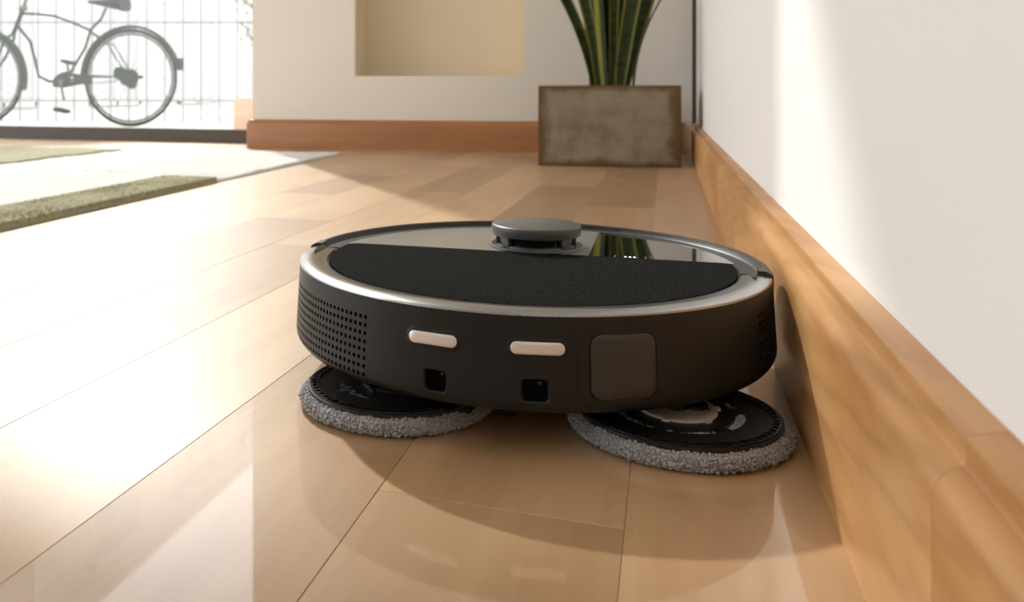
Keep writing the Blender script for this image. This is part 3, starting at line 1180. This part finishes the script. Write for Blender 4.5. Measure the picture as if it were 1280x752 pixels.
def pile_patch(name, x0, x1, y0, y1, m, hgt, step=0.008, amp=0.004):
    nx = max(2, int((x1 - x0) / step)); ny = max(2, int((y1 - y0) / step))
    X, Y = np.meshgrid(np.linspace(x0, x1, nx + 1), np.linspace(y0, y1, ny + 1), indexing='ij')
    Z = hgt + amp * (rng.random(X.shape) - 0.5) + 0.0015 * np.sin(X * 23 + 1.7 * np.sin(Y * 9)) * np.sin(Y * 17)
    jx = (rng.random(X.shape) - 0.5) * step * 0.5
    jy = (rng.random(X.shape) - 0.5) * step * 0.5
    edge = np.zeros(X.shape, bool); edge[0] = edge[-1] = True; edge[:, 0] = edge[:, -1] = True
    Z[edge] *= 0.9
    V = np.stack([X + jx, Y + jy, Z], -1).reshape(-1, 3)
    idx = np.arange((nx + 1) * (ny + 1)).reshape(nx + 1, ny + 1)
    F = np.stack([idx[:-1, :-1], idx[1:, :-1], idx[1:, 1:], idx[:-1, 1:]], -1).reshape(-1, 4)
    # skirt
    per = np.concatenate([idx[:, 0], idx[-1, 1:], idx[::-1, -1][1:], idx[0, ::-1][1:-1]])
    base = V[per].copy(); base[:, 2] = 0.0006
    n0 = len(V); np_ = len(per)
    V = np.concatenate([V, base])
    k = np.arange(np_); k2 = (k + 1) % np_
    S = np.stack([per[k2], per[k], n0 + k, n0 + k2], -1)
    faces = [tuple(f) for f in F.tolist()] + [tuple(f) for f in S.tolist()] + [tuple((n0 + k).tolist())]
    me = bpy.data.meshes.new(name)
    me.from_pydata(V.tolist(), [], faces)
    me.materials.append(m)
    me.polygons.foreach_set('use_smooth', [True] * len(me.polygons))
    o = link(name, me, rug)
    return o


def tufts(name, x0, x1, y0, y1, n, m, h0, h1, lean):
    P = np.stack([rng.uniform(x0, x1, n), rng.uniform(y0, y1, n), np.full(n, 0.009)], -1)
    A = rng.uniform(0, 2 * PI, n)
    H = rng.uniform(h0, h1, n)
    L = rng.normal(0, lean, (n, 2))
    r = 0.0012
    V = np.zeros((n, 4, 3))
    for q in range(3):
        V[:, q, 0] = P[:, 0] + r * np.cos(A + q * 2.094); V[:, q, 1] = P[:, 1] + r * np.sin(A + q * 2.094); V[:, q, 2] = P[:, 2]
    V[:, 3, :2] = P[:, :2] + L; V[:, 3, 2] = P[:, 2] + H
    F = np.array([[0, 1, 3], [1, 2, 3], [2, 0, 3]])[None] + (np.arange(n) * 4)[:, None, None]
    me = bpy.data.meshes.new(name)
    me.from_pydata(V.reshape(-1, 3).tolist(), [], F.reshape(-1, 3).tolist())
    me.materials.append(m)
    o = link(name, me, rug)
    o['kind'] = 'stuff'
    return o


RL = 2.06
g1x, g1y = -0.135, 1.105
# white field (around the blocks), sage blocks
pile_patch('white_field', -2.15, g1x - 0.001, 0.0, 1.22, M['pile_white'], 0.0075, 0.012)
pile_patch('white_field', g1x, 0.0, g1y + 0.001, 1.22, M['pile_white'], 0.0075, 0.008)
pile_patch('white_field', -0.785, 0.0, 1.221, RL, M['pile_white'], 0.0075, 0.010)
pile_patch('white_field', -2.15, -1.52, 1.221, RL, M['pile_white'], 0.0075, 0.014)
pile_patch('green_block', g1x, 0.0, 0.0, g1y, M['pile_green'], 0.0135, 0.004, 0.004)
pile_patch('green_block', -1.519, -0.786, 1.30, 1.96, M['pile_green'], 0.0130, 0.010)
pile_patch('white_field', -1.519, -0.786, 1.221, 1.299, M['pile_white'], 0.0075, 0.010)
pile_patch('white_field', -1.519, -0.786, 1.961, RL, M['pile_white'], 0.0075, 0.010)
for c_ in rug.children:
    if c_.name.startswith('green'):
        c_['label'] = 'sage green pile block'
tufts('green_pile', g1x - 0.003, 0.002, 0.1, g1y, 16000, M['pile_green'], 0.004, 0.0085, 0.0028)

# ------------------------------------------------------------------ outdoors: bicycle
BP = (-3.4812, 5.0607, -0.0204)
bike = thing('bicycle', 'olive green step-through bicycle parked outside the glass by the fence', 'bicycle', BP, rad(11))
ZO = 0.0204       # measured heights are above the floor; the bike stands on the ground


def P3(s, z, d=0.0): return (s, d, z + ZO)


def torus_ring(c, R, r, n=56, k=10, a0=0, a1=360):
    pts = []
    full = a1 - a0 >= 360
    for i in range(n + (0 if full else 1)):
        a = rad(a0 + (a1 - a0) * i / n)
        pts.append((c[0] + R * math.cos(a), 0, c[1] + R * math.sin(a)))
    b = MB()
    if not full:
        return b.tube(pts, r, k)
    vs, fs = [], []
    for i in range(n):
        a = 2 * PI * i / n
        for q in range(k):
            t_ = 2 * PI * q / k
            rr_ = R + r * math.cos(t_)
            vs.append((c[0] + rr_ * math.cos(a), r * math.sin(t_), c[1] + rr_ * math.sin(a)))
    for i in range(n):
        for q in range(k):
            fs.append((i * k + q, ((i + 1) % n) * k + q, ((i + 1) % n) * k + (q + 1) % k, i * k + (q + 1) % k))
    b.add(vs, fs)
    return b


def wheel(cs, fender):
    c = (cs, 0.316 + ZO)
    w = torus_ring(c, 0.324, 0.0125).build('wheel', M['rubber'], bike)
    torus_ring(c, 0.300, 0.008, k=6).build('wheel_rim', M['bike_metal'], w)
    b = MB()
    for i in range(28):
        a = 2 * PI * i / 28
        b.tube([(c[0] + 0.02 * math.cos(a + 0.5), 0.02 * (-1) ** i, c[1] + 0.02 * math.sin(a + 0.5)), (c[0] + 0.298 * math.cos(a), 0, c[1] + 0.298 * math.sin(a))], 0.0011, 4, False)
    b.build('spokes', M['bike_metal'], w)
    MB().tube([(c[0], -0.055, c[1]), (c[0], 0.055, c[1])], 0.022, 12).build('hub', M['bike_metal'], w)
    # mudguard: curved strip
    b = MB(); vs = []; fs = []
    a0, a1 = fender
    N_ = 40
    pr = [(0.345, -0.03), (0.358, -0.018), (0.362, 0.0), (0.358, 0.018), (0.345, 0.03), (0.342, 0.028), (0.354, 0.016), (0.358, 0.0), (0.354, -0.016), (0.342, -0.028)]
    for i in range(N_ + 1):
        a = rad(a0 + (a1 - a0) * i / N_)
        for r_, d in pr:
            vs.append((c[0] + r_ * math.cos(a), d, c[1] + r_ * math.sin(a)))
    k = len(pr)
    for i in range(N_):
        for q in range(k):
            fs.append((i * k + q, (i + 1) * k + q, (i + 1) * k + (q + 1) % k, i * k + (q + 1) % k))
    fs += [tuple(range(k)), tuple(N_ * k + q for q in range(k))]
    b.add(vs, fs)
    b.build('mudguard', M['bike'], bike)
    return w


wheel(0.0, (12, 186))
wheel(-1.123, (-14, 150))
# tail reflector block on the rear mudguard
MB().box(P3(0.340, 0.365, -0.03), P3(0.372, 0.448, 0.03)).build('tail_light', M['bike'], bike)
fr = MB()
fr.tube([P3(-0.79, 0.80), P3(-0.868, 0.616)], 0.015, 10)                                      # head tube
fr.tube([P3(-0.800, 0.767), P3(-0.68, 0.762), P3(-0.557, 0.747), P3(-0.439, 0.706), P3(-0.291, 0.644)], 0.009, 8)
fr.tube([P3(-0.84, 0.69), P3(-0.736, 0.57), P3(-0.700, 0.441), P3(-0.676, 0.329), P3(-0.60, 0.292), P3(-0.474, 0.286)], 0.0105, 8)
fr.tube([P3(-0.474, 0.286), P3(-0.409, 0.40), P3(-0.33, 0.52), P3(-0.291, 0.644), P3(-0.215, 0.72)], 0.010, 8)   # seat tube
for d in (-0.05, 0.05):
    fr.tube([P3(-0.291, 0.634, d * 0.3), P3(-0.134, 0.536, d), P3(0.0, 0.316, d)], 0.005, 6)
    fr.tube([P3(-0.45, 0.30, d * 0.6), P3(-0.25, 0.33, d), P3(0.0, 0.316, d)], 0.006, 6)
fr.build('frame', M['bike'], bike)
fk = MB()
for d in (-0.05, 0.05):
    fk.tube([P3(-0.868, 0.616, d * 0.4), P3(-0.89, 0.59, d), P3(-0.96, 0.45, d), P3(-1.04, 0.36, d), P3(-1.123, 0.316, d)], 0.010, 8)
fk.build('fork', M['bike'], bike)
b = MB()
b.tube([P3(-0.79, 0.80), P3(-0.755, 0.90)], 0.012, 8)
b.tube([P3(-0.62, 0.98, -0.30), P3(-0.70, 0.97, -0.27), P3(-0.79, 0.93, -0.10), P3(-0.76, 0.90, 0), P3(-0.79, 0.93, 0.10), P3(-0.70, 0.97, 0.27), P3(-0.62, 0.98, 0.30)], 0.011, 8)
b.tube([P3(-0.815, 0.80), P3(-0.765, 0.805)], 0.020, 8)
b.build('handlebar', M['bike_metal'], bike)
b = MB(); b.tube([P3(-0.215, 0.72), P3(-0.175, 0.80)], 0.011, 8); b.build('seat_post', M['bike_metal'], bike)
# saddle: lofted
sec = [(-0.30, 0.030, 0.850, 0.832), (-0.22, 0.045, 0.856, 0.814), (-0.12, 0.085, 0.862, 0.790), (-0.06, 0.110, 0.870, 0.774), (-0.035, 0.10, 0.870, 0.772)]
vs, fs = [], []
for s_, w_2, zt_, zb_ in sec:
    for q in range(12):
        a = 2 * PI * q / 12
        vs.append(P3(s_, (zt_ + zb_) / 2 + (zt_ - zb_) / 2 * math.copysign(abs(math.sin(a)) ** 0.7, math.sin(a)), w_2 * math.cos(a)))
for i in range(len(sec) - 1):
    for q in range(12):
        fs.append((i * 12 + q, i * 12 + (q + 1) % 12, i * 12 + 12 + (q + 1) % 12, i * 12 + 12 + q))
fs += [tuple(range(12)), tuple(range(48, 60))]
b = MB(); b.add(vs, fs); b.build('saddle', M['saddle'], bike, 60)
# chain case: rounded box with a hole, crank, pedals, rear hub gear
vs, fs = [], []
outl = [(-0.54, 0.255), (-0.47, 0.245), (-0.35, 0.268), (-0.26, 0.270), (-0.26, 0.335), (-0.40, 0.345), (-0.43, 0.362), (-0.48, 0.350), (-0.53, 0.315)]
hx, hz = -0.405, 0.305
hole = [(hx + 0.026 * math.cos(a), hz + 0.020 * math.sin(a)) for a in [2 * PI * i / 9 - 2.6 for i in range(9)]]
for d in (0.035, 0.060):
    vs += [P3(s_, z_, -d) for s_, z_ in outl] + [P3(s_, z_, -d) for s_, z_ in hole]
n = 9
for i in range(n):
    j = (i + 1) % n
    fs += [(i, j, n + j, n + i), (2 * n + i, 3 * n + i, 3 * n + j, 2 * n + j), (i, 2 * n + i, 2 * n + j, j), (n + i, n + j, 3 * n + j, 3 * n + i)]
b = MB(); b.add(vs, fs); b.build('chain_case', M['bike'], bike)
b = MB(); b.tube([P3(-0.26, 0.322, -0.048), P3(-0.05, 0.322, -0.048)], 0.006, 6); b.tube([P3(-0.26, 0.275, -0.048), P3(-0.03, 0.30, -0.048)], 0.003, 6); b.build('chain', M['bike'], bike)
b = MB(); b.tube([P3(-0.052, 0.345, -0.07), P3(-0.045, 0.345, -0.03)], 0.045, 10)
b.tube([P3(0.01, 0.315, -0.075), P3(0.01, 0.315, -0.025)], [0.058, 0.062], 16); b.tube([P3(0.03, 0.268, -0.06), P3(0.03, 0.268, -0.03)], 0.03, 10)
b.tube([P3(0.01, 0.315, -0.05), P3(0.11, 0.320, -0.05)], 0.012, 8); b.build('hub_gear', M['bike'], bike)
b = MB()
b.tube([P3(-0.474, 0.29, -0.075), P3(-0.444, 0.16, -0.080)], 0.010, 8)
b.tube([P3(-0.474, 0.29, 0.07), P3(-0.505, 0.42, 0.08)], 0.010, 8); b.tube([P3(-0.474, 0.29, -0.075), P3(-0.474, 0.29, 0.07)], 0.016, 10)
b.build('crank', M['bike_metal'], bike)
for s_, z_, d in ((-0.515, 0.428, 0.13), (-0.433, 0.092, -0.13)):
    mtx = Matrix.Translation(Vector(P3(s_, z_, d))) @ Matrix.Rotation(rad(14), 4, 'Y')
    MB().box((-0.042, -0.045, -0.011), (0.042, 0.045, 0.011), mtx).build('pedal', M['rubber'], bike, 0)

# ------------------------------------------------------------------ fence of upright bars
fc, fsn = math.cos(YAW), math.sin(YAW)
fence = thing('bar_fence', 'pale grey upright bar fence behind the bicycle outside', 'fence', (-fsn * 6.9, fc * 6.9, -0.0204), YAW)
MB().box((-6.2, -0.010, 0.162), (0.6, 0.010, 0.178)).build('rail', M['fence'], fence, 0)
MB().box((-6.2, -0.010, 0.786), (0.6, 0.010, 0.806)).build('rail', M['fence'], fence, 0)
MB().box((-6.2, -0.012, 1.70), (0.6, 0.012, 1.725)).build('rail', M['fence'], fence, 0)
bar_me = MB().box((-0.008, -0.008, 0.0), (0.008, 0.008, 1.78)).mesh('bar', M['fence'], 0)
X0 = (25 - 460.5) / 1075.3 * 6.9
for i in range(-14, 22):
    link('bar', bar_me, fence, (X0 + i * 22.65 / 1075.3 * 6.9, 0, 0))

# ------------------------------------------------------------------ terracotta trough with a slim tree
tp = thing('terracotta_trough', 'pale terracotta planter box outside at the wall edge', 'planter', (-2.516, 4.738, -0.0204), YAW)
TH = 0.192
b = MB()
o0 = [(0, 0), (0.30, 0), (0.30, 0.26), (0, 0.26)]
i0 = [(0.02, 0.02), (0.28, 0.02), (0.28, 0.24), (0.02, 0.24)]
vs = [(x, y, 0) for x, y in o0] + [(x, y, TH) for x, y in o0] + [(x, y, TH) for x, y in i0] + [(x, y, TH - 0.03) for x, y in i0]
fs = [(3, 2, 1, 0), (12, 13, 14, 15)]
for i in range(4):
    j = (i + 1) % 4
    fs += [(i, j, 4 + j, 4 + i), (4 + i, 4 + j, 8 + j, 8 + i), (8 + i, 8 + j, 12 + j, 12 + i)]
b.add(vs, fs)
b.build('trough_body', M['terracotta'], tp, 0)
MB().box((0.0202, 0.0202, TH - 0.029), (0.2798, 0.2398, TH - 0.012)).build('soil', M['soil'], tp, 0)

tree = thing('small_tree', 'slim leafy young tree rising from the terracotta box outside', 'tree', (-2.395, 4.898, 0.155), YAW)
b = MB()
b.tube([(0, 0, 0), (0.012, 0, 0.35), (-0.02, 0, 0.8), (0.02, 0, 1.4)], [0.013, 0.010, 0.008, 0.004], 8)
b.build('trunk', M['bark'], tree)
tips = []
def branch(pts, r):
    MB().tube(pts, [r * (1 - 0.7 * i / (len(pts) - 1)) for i in range(len(pts))], 6).build('branch', M['bark'], tree)
    tips.extend(pts[1:])
branch([(0.0, 0, 0.30), (-0.07, 0, 0.40), (-0.11, 0, 0.47), (-0.19, 0, 0.53)], 0.006)
branch([(-0.015, 0, 0.33), (-0.05, 0.02, 0.36), (-0.10, 0.02, 0.43)], 0.004)
branch([(-0.01, 0, 0.55), (-0.10, 0, 0.62), (-0.20, 0, 0.70), (-0.32, 0, 0.72)], 0.006)
branch([(-0.02, 0, 0.75), (-0.15, 0.05, 0.82), (-0.35, 0.03, 0.86), (-0.55, 0, 0.76), (-0.62, 0, 0.70)], 0.006)
branch([(0.0, 0, 0.95), (-0.2, 0.05, 1.1), (-0.45, 0, 1.12), (-0.9, 0, 0.95), (-1.35, 0, 0.78)], 0.007)
branch([(0.0, 0, 1.0), (0.2, 0.05, 1.2), (0.4, 0, 1.25)], 0.006)
b = MB()
def add_leaf(p):
    ax = Vector((random.gauss(0, 1), random.gauss(0, 1), random.gauss(-0.3, 0.8))).normalized()
    sd = ax.cross(Vector((random.gauss(0, 1), random.gauss(0, 1), random.gauss(0, 1)))).normalized()
    L, w = random.uniform(0.022, 0.036), random.uniform(0.006, 0.010)
    p = Vector(p)
    nn = ax.cross(sd) * 0.002
    b.add([p, p + ax * L * 0.5 + sd * w, p + ax * L, p + ax * L * 0.5 - sd * w, p + ax * L * 0.5 + nn], [(0, 1, 4), (1, 2, 4), (2, 3, 4), (3, 0, 4), (0, 3, 2, 1)])
for p in tips:
    kf = 6 if p[2] < 0.6 else 26
    for _ in range(kf):
        add_leaf((p[0] + random.gauss(0, 0.035), p[1] + random.gauss(0, 0.03), p[2] + random.gauss(0, 0.03)))
o = b.build('foliage', M['olive_leaf'], tree, 0)
o['kind'] = 'stuff'

# ------------------------------------------------------------------ white house across the yard
hs = thing('white_house', 'plain white rendered house with pale windows beyond the fence', 'building', (-8, 7, -0.0204))
MB().box((-5, 0, 0), (0, 16, 7.40)).build('wall', M['facade'], hs, 0)
MB().box((-5, 0, 7.40), (0.0, 16, 7.42)).build('roof', M['facade'], hs, 0)
for yy in (1.2, 3.6, 6.0, 8.4, 10.8, 13.2):
    for zz, hh in ((0.05, 2.1), (3.0, 1.5), (5.4, 1.4)):
        f = MB().box((0.0005, yy, zz), (0.05, yy + 1.25, zz + 0.06)).box((0.0005, yy, zz + hh - 0.06), (0.05, yy + 1.25, zz + hh)) \
            .box((0.0005, yy, zz), (0.05, yy + 0.06, zz + hh)).box((0.0005, yy + 1.19, zz), (0.05, yy + 1.25, zz + hh)) \
            .box((0.0005, yy + 0.6, zz), (0.05, yy + 0.65, zz + hh)).build('window', M['facade_trim'], hs, 0)
        MB().box((0.0005, yy + 0.061, zz + 0.061), (0.02, yy + 1.189, zz + hh - 0.061)).build('pane', M['facade_glass'], f, 0)
